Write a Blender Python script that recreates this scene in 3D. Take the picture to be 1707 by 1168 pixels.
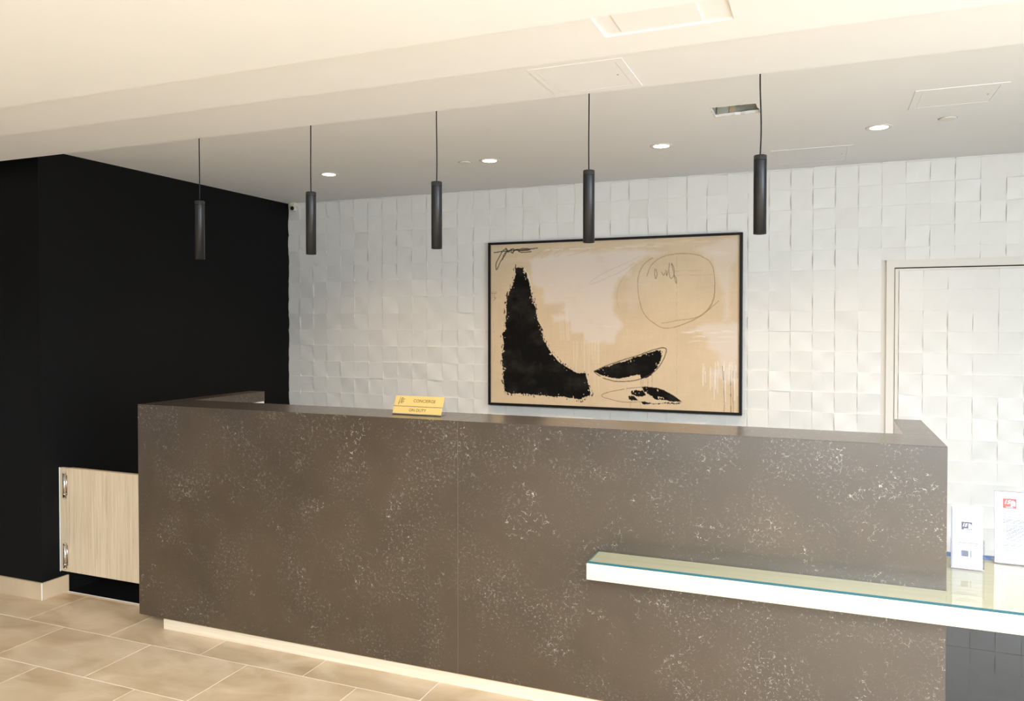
import bpy, bmesh, math, random
import numpy as np
from mathutils import Vector, Matrix, Euler
random.seed(7)
for o in list(bpy.data.objects): bpy.data.objects.remove(o)
SC = bpy.context.scene
COL = SC.collection
PI = math.pi

# ------------------------------------------------------------------ camera
cd = bpy.data.cameras.new('camera'); cam = bpy.data.objects.new('camera', cd); COL.objects.link(cam)
cd.sensor_width = 36.0; cd.lens = 1288.0/1707.0*36.0
cd.shift_y = -24.0/1707.0
cd.clip_start = 0.05
cam.location = (0, 0, 1.65)
cam.rotation_euler = (math.radians(90-0.9786), 0, math.radians(21.925))
SC.camera = cam

# ------------------------------------------------------------------ colour management, sky, lights
SC.view_settings.view_transform = 'Standard'
try: SC.view_settings.look = 'None'
except Exception: pass
SC.view_settings.gamma = 1.0
SC.view_settings.use_curve_mapping = False
SC.view_settings.exposure = 0.40
W = bpy.data.worlds.new('world'); SC.world = W; W.use_nodes = True
W.node_tree.nodes['Background'].inputs[0].default_value = (0.72, 0.84, 1.0, 1)
W.node_tree.nodes['Background'].inputs[1].default_value = 2.0

def area(name, loc, rot, sx, sy, power, color, spread=180):
    l = bpy.data.lights.new(name, 'AREA'); l.shape = 'RECTANGLE'; l.size = sx; l.size_y = sy
    l.energy = power; l.color = color; l.spread = math.radians(spread)
    o = bpy.data.objects.new(name, l); COL.objects.link(o); o.location = loc; o.rotation_euler = rot
    return o
# daylight through the tall glazing behind the camera (sky through the upper band, street below) and on the right-hand side
area('window_daylight_high', (1.3, -2.93, 3.6), (math.radians(76), 0, math.radians(6)), 3.2, 1.3, 560, (0.88, 0.94, 1.0))
area('window_daylight_low', (1.2, -2.93, 1.35), (math.radians(90), 0, 0), 3.4, 2.2, 25, (0.95, 0.97, 1.0))
area('window_daylight_right', (3.13, 0.4, 1.3), (math.radians(90), 0, math.radians(90)), 3.4, 2.2, 135, (0.88, 0.94, 1.0))

# unseen spots added as fill below the low ceiling in front of the desk
for lx_ in (-4.6, -3.2, -1.8, -.4, 1.0):
    l_ = bpy.data.lights.new('lobby_fill_spot', 'SPOT'); l_.energy = 18; l_.color = (1.0, .96, .90); l_.spot_size = math.radians(125); l_.spot_blend = .8; l_.shadow_soft_size = .06
    o_ = bpy.data.objects.new('lobby_fill_spot', l_); COL.objects.link(o_); o_.location = (lx_, 1.35, 2.43)

# ------------------------------------------------------------------ helpers
def tag(o, label=None, cat=None, group=None, kind=None):
    if label: o['label'] = label
    if cat: o['category'] = cat
    if group: o['group'] = group
    if kind: o['kind'] = kind
    return o
def empty(name, loc=(0,0,0), rotz=0):
    o = bpy.data.objects.new(name, None); COL.objects.link(o); o.location = loc; o.rotation_euler = (0,0,rotz)
    o.empty_display_size = .1
    return o
def link(name, me, mat=None, parent=None, loc=None):
    o = bpy.data.objects.new(name, me); COL.objects.link(o)
    if mat is not None and not me.materials: me.materials.append(mat)
    if parent: o.parent = parent
    if loc: o.location = loc
    return o
class MB:
    """collects faces for one mesh"""
    def __init__(s): s.bm = bmesh.new()
    def box(s, x0, x1, y0, y1, z0, z1, mi=0, bev=0):
        b = s.bm
        vs = [b.verts.new(p) for p in [(x0,y0,z0),(x1,y0,z0),(x1,y1,z0),(x0,y1,z0),(x0,y0,z1),(x1,y0,z1),(x1,y1,z1),(x0,y1,z1)]]
        fs = [b.faces.new([vs[i] for i in q]) for q in [(3,2,1,0),(4,5,6,7),(0,1,5,4),(1,2,6,5),(2,3,7,6),(3,0,4,7)]]
        for f in fs: f.material_index = mi
        if bev:
            es = {e for f in fs for e in f.edges}
            bmesh.ops.bevel(b, geom=list(es), offset=bev, segments=2, affect='EDGES', profile=.5)
        return s
    def cyl(s, x, y, z0, z1, r0, r1=None, n=32, cap0=True, cap1=True, mi=0):
        if r1 is None: r1 = r0
        return s.lathe(x, y, [(r0,z0),(r1,z1)], n, cap0, cap1, mi)
    def lathe(s, x, y, prof, n=32, cap0=True, cap1=True, mi=0):
        b = s.bm; rings = []
        for r, z in prof:
            rings.append([b.verts.new((x+r*math.cos(2*PI*k/n), y+r*math.sin(2*PI*k/n), z)) for k in range(n)])
        for a, c in zip(rings, rings[1:]):
            for k in range(n):
                f = b.faces.new([a[k], a[(k+1)%n], c[(k+1)%n], c[k]]); f.smooth = True; f.material_index = mi
        if cap0: f = b.faces.new(rings[0][::-1]); f.material_index = mi
        if cap1: f = b.faces.new(rings[-1]); f.material_index = mi
        return s
    def tube(s, pts, r, n=10, mi=0):
        b = s.bm; pts = [Vector(p) for p in pts]; rings = []
        for i, p in enumerate(pts):
            d = (pts[min(i+1, len(pts)-1)]-pts[max(i-1, 0)]).normalized()
            u = d.orthogonal().normalized() if i == 0 else (u-d*u.dot(d)).normalized()
            v = d.cross(u)
            rings.append([b.verts.new(p+u*(r*math.cos(2*PI*k/n))+v*(r*math.sin(2*PI*k/n))) for k in range(n)])
        for a, c in zip(rings, rings[1:]):
            for k in range(n):
                f = b.faces.new([a[k], a[(k+1)%n], c[(k+1)%n], c[k]]); f.smooth = True; f.material_index = mi
        b.faces.new(rings[0][::-1]); b.faces.new(rings[-1])
        return s
    def poly(s, pts, mi=0):
        f = s.bm.faces.new([s.bm.verts.new(p) for p in pts]); f.material_index = mi; return s
    def prism(s, pts, off, mi=0):
        """pts: planar loop, off: extrusion vector"""
        b = s.bm; off = Vector(off)
        a = [b.verts.new(p) for p in pts]; c = [b.verts.new(Vector(p)+off) for p in pts]
        b.faces.new(a); b.faces.new(c[::-1])
        n = len(pts)
        for k in range(n): b.faces.new([a[k], c[k], c[(k+1)%n], a[(k+1)%n]])
        return s
    def mesh(s, name='m'):
        bmesh.ops.recalc_face_normals(s.bm, faces=s.bm.faces)
        me = bpy.data.meshes.new(name); s.bm.to_mesh(me); s.bm.free(); return me
    def build(s, name, mat, parent=None, loc=None):
        me = s.mesh(name)
        for m in (mat if isinstance(mat, (list, tuple)) else [mat]): me.materials.append(m)
        return link(name, me, None, parent, loc)
def struct(o): o['kind'] = 'structure'; return o

# ------------------------------------------------------------------ materials
def newmat(name):
    m = bpy.data.materials.new(name); m.use_nodes = True
    return m, m.node_tree, m.node_tree.nodes['Principled BSDF']
def plain(name, col, rough=.6, metal=0, spec=.5, noise=0, nscale=8, bump=0, bscale=60, coat=0):
    m, t, p = newmat(name)
    p.inputs['Base Color'].default_value = (*col, 1); p.inputs['Roughness'].default_value = rough
    p.inputs['Metallic'].default_value = metal; p.inputs['Specular IOR Level'].default_value = spec
    p.inputs['Coat Weight'].default_value = coat
    tc = t.nodes.new('ShaderNodeTexCoord')
    if noise:
        n = t.nodes.new('ShaderNodeTexNoise'); n.inputs['Scale'].default_value = nscale; n.inputs['Detail'].default_value = 5
        t.links.new(tc.outputs['Object'], n.inputs['Vector'])
        r = t.nodes.new('ShaderNodeValToRGB')
        r.color_ramp.elements[0].color = (*[c*(1-noise) for c in col], 1); r.color_ramp.elements[1].color = (*[min(1, c*(1+noise)) for c in col], 1)
        r.color_ramp.elements[0].position = .3; r.color_ramp.elements[1].position = .7
        t.links.new(n.outputs['Fac'], r.inputs['Fac']); t.links.new(r.outputs['Color'], p.inputs['Base Color'])
    if bump:
        n = t.nodes.new('ShaderNodeTexNoise'); n.inputs['Scale'].default_value = bscale; n.inputs['Detail'].default_value = 4
        t.links.new(tc.outputs['Object'], n.inputs['Vector'])
        b = t.nodes.new('ShaderNodeBump'); b.inputs['Strength'].default_value = bump; b.inputs['Distance'].default_value = .002
        t.links.new(n.outputs['Fac'], b.inputs['Height']); t.links.new(b.outputs['Normal'], p.inputs['Normal'])
    return m
def emis(name, col, st):
    m, t, p = newmat(name)
    p.inputs['Emission Color'].default_value = (*col, 1); p.inputs['Emission Strength'].default_value = st
    return m
def stone():
    m, t, p = newmat('brown_quartz'); N = t.nodes.new; L = t.links.new
    tc = N('ShaderNodeTexCoord').outputs['Object']
    def noise(s, d=4, dist=0, rough=.55):
        n = N('ShaderNodeTexNoise'); n.inputs['Scale'].default_value = s; n.inputs['Detail'].default_value = d
        n.inputs['Distortion'].default_value = dist; n.inputs['Roughness'].default_value = rough; L(tc, n.inputs['Vector']); return n
    def math_(op, a, b=None):
        n = N('ShaderNodeMath'); n.operation = op
        for i, v in enumerate((a, b)):
            if v is None: continue
            if hasattr(v, 'links'): L(v, n.inputs[i])
            else: n.inputs[i].default_value = v
        return n.outputs[0]
    def rng(v, a, b, c=0, d=1):
        n = N('ShaderNodeMapRange'); L(v, n.inputs[0]); n.interpolation_type = 'SMOOTHSTEP'
        for i, q in enumerate((a, b, c, d)): n.inputs[i+1].default_value = q
        return n.outputs[0]
    wob = noise(16, 4)
    mix = N('ShaderNodeVectorMath'); mix.operation = 'MULTIPLY_ADD'
    L(wob.outputs['Color'], mix.inputs[0]); mix.inputs[1].default_value = (.075,)*3; L(tc, mix.inputs[2])
    def crack(scale, a, b):
        v = N('ShaderNodeTexVoronoi'); v.feature = 'DISTANCE_TO_EDGE'; v.inputs['Scale'].default_value = scale
        L(mix.outputs[0], v.inputs['Vector']); return rng(v.outputs['Distance'], a, b, 1, 0)
    c1 = crack(38, .004, .022); c2 = crack(80, .006, .040)
    patch = rng(noise(5.5, 3, .6).outputs['Fac'], .49, .68)
    patch2 = rng(noise(3.2, 3, .4).outputs['Fac'], .42, .66)
    brk = rng(noise(42, 3).outputs['Fac'], .49, .60)
    brk2 = rng(noise(75, 2).outputs['Fac'], .52, .62)
    a_ = math_('MULTIPLY', math_('MULTIPLY', c1, patch), brk)
    b_ = math_('MULTIPLY', math_('MULTIPLY', c2, patch2), brk2)
    b_ = math_('MULTIPLY', b_, .75)
    sp = N('ShaderNodeTexVoronoi'); sp.inputs['Scale'].default_value = 55; L(tc, sp.inputs['Vector'])
    spk = math_('MULTIPLY', rng(sp.outputs['Distance'], .05, .12, 1, 0), rng(noise(9, 2).outputs['Fac'], .55, .7))
    s2 = N('ShaderNodeTexVoronoi'); s2.inputs['Scale'].default_value = 120; L(mix.outputs[0], s2.inputs['Vector'])
    spk = math_('MAXIMUM', spk, math_('MULTIPLY', rng(s2.outputs['Distance'], .06, .16, .8, 0), rng(noise(23, 3).outputs['Fac'], .52, .64)))
    vein = math_('MINIMUM', math_('MAXIMUM', math_('MAXIMUM', a_, b_), math_('MULTIPLY', spk, .6)), 1.0)
    base = N('ShaderNodeValToRGB'); L(noise(2.2, 6, .5).outputs['Fac'], base.inputs['Fac'])
    base.color_ramp.elements[0].position = .3; base.color_ramp.elements[1].position = .72
    base.color_ramp.elements[0].color = (*STONE_A, 1); base.color_ramp.elements[1].color = (*STONE_B, 1)
    fine = N('ShaderNodeMix'); fine.data_type = 'RGBA'; fine.blend_type = 'OVERLAY'; fine.inputs[0].default_value = .45
    L(base.outputs['Color'], fine.inputs[6]); L(noise(260, 2).outputs['Fac'], fine.inputs[7])
    mx = N('ShaderNodeMix'); mx.data_type = 'RGBA'; L(vein, mx.inputs[0]); L(fine.outputs[2], mx.inputs[6]); mx.inputs[7].default_value = (.52, .49, .44, 1)
    L(mx.outputs[2], p.inputs['Base Color'])
    p.inputs['Roughness'].default_value = STONE_R; p.inputs['Coat Weight'].default_value = .7; p.inputs['Coat IOR'].default_value = 1.5; p.inputs['Coat Roughness'].default_value = .17; p.inputs['Specular IOR Level'].default_value = STONE_S
    return m
STONE_A = (.028, .016, .0065); STONE_B = (.050, .029, .0135); STONE_R = .45; STONE_S = .9
def wood(name, ca, cb, axis=2, scale=1.0, rough=.45):
    m, t, p = newmat(name); N = t.nodes.new; L = t.links.new
    tc = N('ShaderNodeTexCoord').outputs['Object']
    mp = N('ShaderNodeMapping'); L(tc, mp.inputs['Vector'])
    s = [55*scale]*3; s[axis] = 1.7*scale; mp.inputs['Scale'].default_value = s
    n = N('ShaderNodeTexNoise'); n.inputs['Scale'].default_value = 1.6; n.inputs['Detail'].default_value = 6; n.inputs['Roughness'].default_value = .65; n.inputs['Distortion'].default_value = .5
    L(mp.outputs[0], n.inputs['Vector'])
    r = N('ShaderNodeValToRGB'); L(n.outputs['Fac'], r.inputs['Fac'])
    r.color_ramp.elements[0].position = .28; r.color_ramp.elements[1].position = .62
    r.color_ramp.elements[0].color = (*ca, 1); r.color_ramp.elements[1].color = (*cb, 1)
    L(r.outputs['Color'], p.inputs['Base Color']); p.inputs['Roughness'].default_value = rough
    b = N('ShaderNodeBump'); b.inputs['Strength'].default_value = .15; b.inputs['Distance'].default_value = .001
    L(n.outputs['Fac'], b.inputs['Height']); L(b.outputs['Normal'], p.inputs['Normal'])
    return m
def floortile(name):
    m, t, p = newmat(name); N = t.nodes.new; L = t.links.new
    tc = N('ShaderNodeTexCoord').outputs['Object']; oi = N('ShaderNodeObjectInfo')
    add = N('ShaderNodeVectorMath'); add.operation = 'MULTIPLY_ADD'
    cmb = N('ShaderNodeCombineXYZ'); L(oi.outputs['Random'], cmb.inputs[0]); L(oi.outputs['Random'], cmb.inputs[1])
    L(cmb.outputs[0], add.inputs[0]); add.inputs[1].default_value = (37, 91, 5); L(tc, add.inputs[2])
    mp = N('ShaderNodeMapping'); L(add.outputs[0], mp.inputs['Vector']); mp.inputs['Scale'].default_value = (1, 1.8, 1)
    n = N('ShaderNodeTexNoise'); n.inputs['Scale'].default_value = 3.2; n.inputs['Detail'].default_value = 7; n.inputs['Distortion'].default_value = .8
    L(mp.outputs[0], n.inputs['Vector'])
    r = N('ShaderNodeValToRGB'); L(n.outputs['Fac'], r.inputs['Fac'])
    r.color_ramp.elements[0].position = .3; r.color_ramp.elements[1].position = .72
    r.color_ramp.elements[0].color = (.44, .30, .17, 1); r.color_ramp.elements[1].color = (.65, .50, .34, 1)
    hv = N('ShaderNodeHueSaturation'); L(r.outputs['Color'], hv.inputs['Color'])
    mr = N('ShaderNodeMapRange'); L(oi.outputs['Random'], mr.inputs[0]); mr.inputs[3].default_value = .93; mr.inputs[4].default_value = 1.06
    L(mr.outputs[0], hv.inputs['Value']); L(hv.outputs[0], p.inputs['Base Color'])
    p.inputs['Roughness'].default_value = .40
    f = N('ShaderNodeTexNoise'); f.inputs['Scale'].default_value = 90; f.inputs['Detail'].default_value = 4; L(tc, f.inputs['Vector'])
    b = N('ShaderNodeBump'); b.inputs['Strength'].default_value = .12; b.inputs['Distance'].default_value = .001
    L(f.outputs['Fac'], b.inputs['Height']); L(b.outputs['Normal'], p.inputs['Normal'])
    return m
def glass(name, tint=(.95, .98, .96), rough=0.0, ior=1.5):
    """thin clear sheet: light passes, surface reflects by Fresnel"""
    m, t, p = newmat(name); t.nodes.remove(p); N = t.nodes.new; L = t.links.new
    ge = N('ShaderNodeNewGeometry'); dt = N('ShaderNodeVectorMath'); dt.operation = 'DOT_PRODUCT'; L(ge.outputs['Normal'], dt.inputs[0]); L(ge.outputs['Incoming'], dt.inputs[1])
    def mm(op, x, y=0):
        n = N('ShaderNodeMath'); n.operation = op
        for i, v in enumerate((x, y)):
            if hasattr(v, 'links'): L(v, n.inputs[i])
            else: n.inputs[i].default_value = v
        return n.outputs[0]
    f0 = ((ior-1)/(ior+1))**2
    sch = mm('ADD', mm('MULTIPLY', mm('POWER', mm('SUBTRACT', 1, mm('ABSOLUTE', dt.outputs['Value'])), 5), 1-f0), f0)
    tr = N('ShaderNodeBsdfTransparent'); tr.inputs[0].default_value = (*tint, 1)
    gl = N('ShaderNodeBsdfGlossy'); gl.inputs['Roughness'].default_value = rough
    mx = N('ShaderNodeMixShader'); L(sch, mx.inputs[0]); L(tr.outputs[0], mx.inputs[1]); L(gl.outputs[0], mx.inputs[2])
    L(mx.outputs[0], t.nodes['Material Output'].inputs[0])
    return m
M = {}
M['stone'] = stone()
M['ceil'] = plain('ceiling_paint', (.865, .87, .87), .9, noise=.012, nscale=3, bump=.05, bscale=120)
M['walltile'] = plain('white_relief_tile', (.80, .79, .77), .42, noise=.01, nscale=20)
M['wallbase'] = plain('white_grout', (.70, .67, .62), .9, bump=.1)
M['trimwhite'] = plain('off_white_paint', (.78, .75, .70), .55, bump=.03)
M['black'] = plain('black_wall_paint', (.0028, .0030, .0034), .6, spec=.15, noise=.08, nscale=2, bump=.25, bscale=220)
M['room'] = plain('grey_room_paint', (.27, .26, .25), .85, bump=.05)
M['grout'] = plain('floor_grout', (.80, .72, .60), .9, bump=.1)
M['floortile'] = floortile('sandstone_floor_tile')
M['skirt'] = plain('sandstone_skirting', (.50, .38, .25), .4, noise=.12, nscale=6)
M['blacktile'] = plain('polished_black_tile', (.006, .006, .007), .035, noise=.2, nscale=30)
M['blackgrout'] = plain('black_grout', (.02, .02, .02), .8)
M['oak'] = wood('pale_oak', (.46, .345, .225), (.62, .49, .34), 2)
M['oak_h'] = wood('bleached_oak', (.55, .47, .32), (.64, .56, .40), 0, .6)
M['plinth'] = wood('oak_plinth', (.58, .46, .33), (.68, .57, .43), 0, .6)
M['white_lam'] = plain('white_laminate', (.80, .80, .80), .35)
M['darkcab'] = plain('warm_grey', (.20, .19, .18), .6)  # even grey of the pendant diffusers and the painting's backing board
M['pend'] = plain('charcoal_metal', (.040, .042, .046), .36, metal=.6, bump=.04, bscale=300)
M['cap'] = plain('charcoal_metal_light', (.055, .057, .06), .4, metal=.6)
M['cord'] = plain('black_cord', (.008, .006, .010), .6)
M['frame'] = plain('black_picture_frame', (.006, .0055, .0055), .45, spec=.3)
M['stonejoint'] = plain('stone_joint', (.16, .12, .085), .6)
M['chrome'] = plain('chrome', (.72, .68, .64), .16, metal=1)
M['gold'] = plain('gold_plate', (.86, .58, .20), .32, metal=.35)
M['ink'] = plain('dark_engraving', (.05, .03, .01), .6)
M['paper'] = plain('white_paper', (.72, .73, .78), .6)
M['greyink'] = plain('grey_print', (.10, .09, .13), .7)
M['faintink'] = plain('faint_print', (.13, .13, .18), .7)
M['redink'] = plain('coral_red_print', (.72, .09, .07), .6)
M['acrylic'] = glass('clear_acrylic', (.95, .95, .97))
M['glass'] = glass('clear_glass_sheet', (.94, .97, .93))
M['teal'] = plain('glass_edge_teal', (.008, .085, .11), .2)
M['blue'] = plain('blue_edge_strip', (.015, .14, .55), .3)
M['lens'] = emis('lamp_lens', (1.0, .86, .66), 14)
M['galv'] = plain('galvanised_steel', (.36, .38, .35), .6, metal=.1, noise=.3, nscale=14)
M['dark'] = plain('dark_void', (.02, .022, .02), .8)
M['plaster'] = plain('torn_plaster', (.78, .70, .55), .95, bump=.4)
M['camwhite'] = plain('camera_shell', (.72, .68, .60), .4)
M['lensblk'] = plain('camera_lens', (.005, .005, .006), .08)
M['alu'] = plain('window_frame_metal', (.10, .10, .11), .4, metal=.6)

# ------------------------------------------------------------------ plan (metres): camera eye over (0,0), back wall along X
XL = -4.311; YW = 5.523; YB = 3.368; ZC = 2.682
YF = -3.0; YFA = .35; XR = 3.2; XLL = -6.6
DY = 3.12; DX0, DX1, DT, DB = -3.442, 0.414, 1.21, .068

# ------------------------------------------------------------------ floors
fl = struct(link('floor', MB().box(XLL, XR, YF, YB-.003, -.06, -.0012).mesh('floor'), M['grout']))
pw, ph, gj = .6205, .388, .005
full = MB().box(-pw/2+gj/2, pw/2-gj/2, -ph/2+gj/2, ph/2-gj/2, -.012, 0).mesh('floor_tile'); full.materials.append(M['floortile'])
row = 0
y1 = 2.957+ph
rows = []
k = 0
while y1 - ph*k > YF:
    rows.append((y1-ph*(k+1), y1-ph*k, k)); k += 1
rows.append((y1, YB-.003, -1))
for ya, yb, k in rows:
    off = -3.487 if k % 2 == 0 else -3.187
    n0 = math.floor((XLL-off)/pw)
    for q in range(n0, n0+18):
        xa, xb = off+q*pw, off+(q+1)*pw
        xa2, xb2, ya2 = max(xa, XLL), min(xb, XR), max(ya, YF)
        if xb2-xa2 < .02 or yb-ya2 < .01: continue
        if abs(xa2-xa) < 1e-6 and abs(xb2-xb) < 1e-6 and abs(yb-ya2-ph) < 1e-6:
            link('floor_tile', full, None, fl, ((xa+xb)/2, (ya+yb)/2, 0))
        else:
            cx, cy = (xa2+xb2)/2, (ya2+yb)/2
            me = MB().box(xa2-cx+gj/2, xb2-cx-gj/2, ya2-cy+gj/2, yb-cy-(gj/2 if k >= 0 else 0), -.012, 0).mesh('floor_tile')
            link('floor_tile', me, M['floortile'], fl, (cx, cy, 0))
# polished black floor of the staff side, joint at y = 4.48
fb = struct(link('floor_staff_side', MB().box(XL, XR, YB-.003, YW, -.06, -.003).mesh('floor_staff_side'), M['blackgrout']))
yj = [YB, 4.478, YW]
for a, b in zip(yj, yj[1:]):
    x = XL
    while x < XR:
        xb = min(x+1.18, XR)
        link('floor_tile', MB().box(x+.001, xb-.001, a+.001, b-.001, -.012, 0).mesh('black_floor_tile'), M['blacktile'], fb)
        x += 1.18
# thin pale joint strip where the sandstone ends
struct(link('trim_1', MB().box(XL, DX0+.02, YB-.008, YB, -.004, .0015).mesh('trim_1'), M['wallbase']))

# ------------------------------------------------------------------ walls
struct(link('wall_left', MB().box(XLL, XL, 3.205, YW+.12, -.06, 2.80).mesh('wall_left'), M['black']))
wb = struct(link('wall_back', MB().box(XL, XR, YW+.006, YW+.14, -.06, 2.80).mesh('wall_back'), M['wallbase']))
# outer shell of the lobby: front wall and right wall with glazed openings, far left wall
def wall_open(name, axis, pos, a0, a1, o0, o1, z0, z1, sgn):
    m = MB()
    def bx(p, q, za, zb):
        if axis == 'y': m.box(p, q, pos-.12 if sgn < 0 else pos, pos if sgn < 0 else pos+.12, za, zb)
        else: m.box(pos, pos+.12, p, q, za, zb)
    ZT = 4.6
    bx(a0, o0, -.06, ZT); bx(o1, a1, -.06, ZT); bx(o0, o1, -.06, z0); bx(o0, o1, z1, ZT)
    return struct(link(name, m.mesh(name), M['room']))
wall_open('wall_front', 'y', YF, XLL, XR+.12, -1.8, 3.0, .1, 4.4, -1)
wall_open('wall_right', 'x', XR, YF, YW+.14, -1.6, 2.8, .1, 2.4, 1)
struct(link('wall_far_left', MB().box(XLL-.12, XLL, YF-.12, 3.3, -.06, 4.6).mesh('w'), M['room']))
for nm, axis, pos, o0, o1 in (('window_1', 'y', YF-.06, -1.8, 3.0), ('window_2', 'x', XR+.06, -1.6, 2.8)):
    m = MB(); g = MB(); n = 4
    def bx(mm, p, q, za, zb, t=.03):
        if axis == 'y': mm.box(p, q, pos-t, pos+t, za, zb)
        else: mm.box(pos-t, pos+t, p, q, za, zb)
    tops = [2.4, 4.4] if nm == 'window_1' else [2.4]; zmax = tops[-1]
    bx(m, o0, o1, .1, .15)
    for zt in tops: bx(m, o0, o1, zt-.05, zt)
    for k in range(n+1):
        c = o0+.025+(o1-o0-.05)*k/n; bx(m, c-.025, c+.025, .15, zmax-.05)
    w = struct(m.build(nm, M['alu']))
    for k in range(n):
        for zl, zh in ([(.15, 2.35), (2.4, 4.35)] if nm == 'window_1' else [(.15, 2.35)]):
            g = MB(); c = o0+.05+(o1-o0-.05)*k/n; bx(g, c, c+(o1-o0-.05)/n-.05, zl, zh, .004); g.build('pane', M['glass'], w)

# stone skirting round the foot of the black wall
sk = struct(link('baseboard_left', MB().box(XLL, XL+.012, 3.193, 3.205, 0, .101).box(XL, XL+.012, 3.205, 3.372, 0, .101).mesh('baseboard_left'), M['skirt']))
link('corner_joint', MB().box(XL+.0095, XL+.0132, 3.1915, 3.196, 0, .102).mesh('j'), M['trimwhite'], sk)
struct(link('baseboard_staff_side', MB().box(XL, XL+.008, 3.40, YW, 0, .08).mesh('b'), M['black']))

# ------------------------------------------------------------------ relief tiles of the back wall
TW, TH = .1375, .1345
def relief_mesh(w, h, seed, name='wall_tile', n=4):
    """one curved tile; local x = across, z = up, face towards -Y; side faces keep their own vertices"""
    r = random.Random(seed)
    a = r.uniform(.0030, .0078)*r.choice((1, 1, -1)); b = r.uniform(.0015, .0045)*r.choice((1, 1, -1)); c = r.uniform(-.0030, .0062); d = r.uniform(-.0008, .0022)
    def hgt(u, v): return .0105+d+a*(1-2*u)*(4*v*(1-v)*1.1-.2)+b*(2*v-1)*(4*u*(1-u)-.3)+c*(2*v-1)
    bm = bmesh.new(); g = .0001
    P = lambda i, j: (-w/2+g+(w-2*g)*i/(n-1), -hgt(i/(n-1), j/(n-1)), -h/2+g+(h-2*g)*j/(n-1))
    V = [[bm.verts.new(P(i, j)) for j in range(n)] for i in range(n)]
    for i in range(n-1):
        for j in range(n-1):
            f = bm.faces.new([V[i][j], V[i+1][j], V[i+1][j+1], V[i][j+1]]); f.smooth = True
    loop = [(i, 0) for i in range(n)]+[(n-1, j) for j in range(1, n)]+[(i, n-1) for i in range(n-2, -1, -1)]+[(0, j) for j in range(n-2, 0, -1)]
    top = [bm.verts.new(P(*q)) for q in loop]; bot = [bm.verts.new((p.co.x, .006, p.co.z)) for p in top]
    for k in range(len(loop)):
        l = (k+1) % len(loop); bm.faces.new([top[l], top[k], bot[k], bot[l]])
    bmesh.ops.recalc_face_normals(bm, faces=bm.faces)
    me = bpy.data.meshes.new(name); bm.to_mesh(me); bm.free()
    # outward orientation check: face normal of the relief must look to -Y
    if me.polygons[0].normal.y > 0: me.flip_normals()
    me.materials.append(M['walltile']); return me
variants = [relief_mesh(TW, TH, 100+k) for k in range(24)]
rt = random.Random(5)
DRX0, DRX1, DRZ = .377, 1.42, 2.052        # outer edge of the flush door's trim
def visible(x, z):
    if x > 1.14 or z < 1.0: 
        return .42 < x < 1.14 and z > .25
    if -2.38 < x < -.55 and 1.06 < z < 2.23: return False
    return True
cells = []
cols = []
x = -4.190; cols.append((XL, x))
while x < XR-.01: cols.append((x, min(x+TW, XR))); x += TW
zs = [1.0565+TH*k for k in range(-8, 13)]
zrows = [(0, zs[0])]+list(zip(zs, zs[1:]))+[(zs[-1], ZC)]
for xa, xb in cols:
    for za, zb in zrows:
        # cut round the door
        if xa >= DRX0-.03 and xb <= DRX1+.03:
            if zb <= DRZ+.001: continue
            if za < DRZ: za = DRZ
        elif xb > DRX0 and xa < DRX0 and za < DRZ:
            if za < DRZ < zb: pass
            xb = DRX0
        elif xa < DRX1 < xb and za < DRZ: xa = DRX1
        if xb-xa < .012 or zb-za < .006: continue
        cells.append((xa, xb, za, zb))
single = []; rest = []
for c in cells:
    cx, cz = (c[0]+c[1])/2, (c[2]+c[3])/2
    if visible(cx, cz): single.append(c)
    else: rest.append(c)
single.sort(key=lambda c: -((c[1]-c[0])*(c[3]-c[2])/((c[0]+1.2)**2*.25+YW**2)/ (1+max(0, -c[0])*.25)))
rest += single[298:]; single = single[:298]
def place(c, parent, y):
    w, h = c[1]-c[0], c[3]-c[2]
    me = rt.choice(variants) if abs(w-TW) < .001 and abs(h-TH) < .001 else relief_mesh(w, h, rt.random())
    return link('wall_tile', me, None, parent, ((c[0]+c[1])/2, y, (c[2]+c[3])/2))
for c in single: place(c, wb, YW)
bm = bmesh.new()
for c in rest:
    w, h = c[1]-c[0], c[3]-c[2]
    me = rt.choice(variants) if abs(w-TW) < .001 and abs(h-TH) < .001 else relief_mesh(w, h, rt.random())
    tmp = me.copy(); tmp.transform(Matrix.Translation(((c[0]+c[1])/2, YW, (c[2]+c[3])/2))); bm.from_mesh(tmp); bpy.data.meshes.remove(tmp)
me = bpy.data.meshes.new('wall_tiles'); bm.to_mesh(me); bm.free(); me.materials.append(M['walltile'])
tag(link('wall_tiles', me, None, wb), kind='stuff')

# ------------------------------------------------------------------ flush tiled door on the right
dr = empty('door_1'); struct(dr)
m = MB().box(DRX0, .423, YW-.012, YW+.006, 0, DRZ).box(DRX1-.046, DRX1, YW-.012, YW+.006, 0, DRZ).box(.423, DRX1-.046, YW-.012, YW+.006, 2.004, DRZ)
m.build('door_frame', M['trimwhite'], dr)
MB().box(.423, DRX1-.046, YW-.001, YW+.006, 0, 2.004).build('door_reveal', M['dark'], dr)
x0, x1, zt = .427, 1.37, 1.996
m = MB().box(x0, x1, YW-.006, YW-.001, .01, zt)
m.box(x0, x0+.020, YW-.014, YW-.006, .01, zt).box(x0+.020, x1, YW-.012, YW-.006, zt-.013, zt)
m.build('door_panel', M['trimwhite'], dr)
dxs = [.450+.1372*k for k in range(7)]
dzs = [1.8625-.1345*k for k in range(14)]
dz = [(zt-.014, dzs[0])]+list(zip(dzs, dzs[1:]))
for xa, xb in zip(dxs, dxs[1:]):
    for zb, za in dz:
        if za < .02: za = .02
        place((xa, xb, za, zb), dr, YW-.007)

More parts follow.
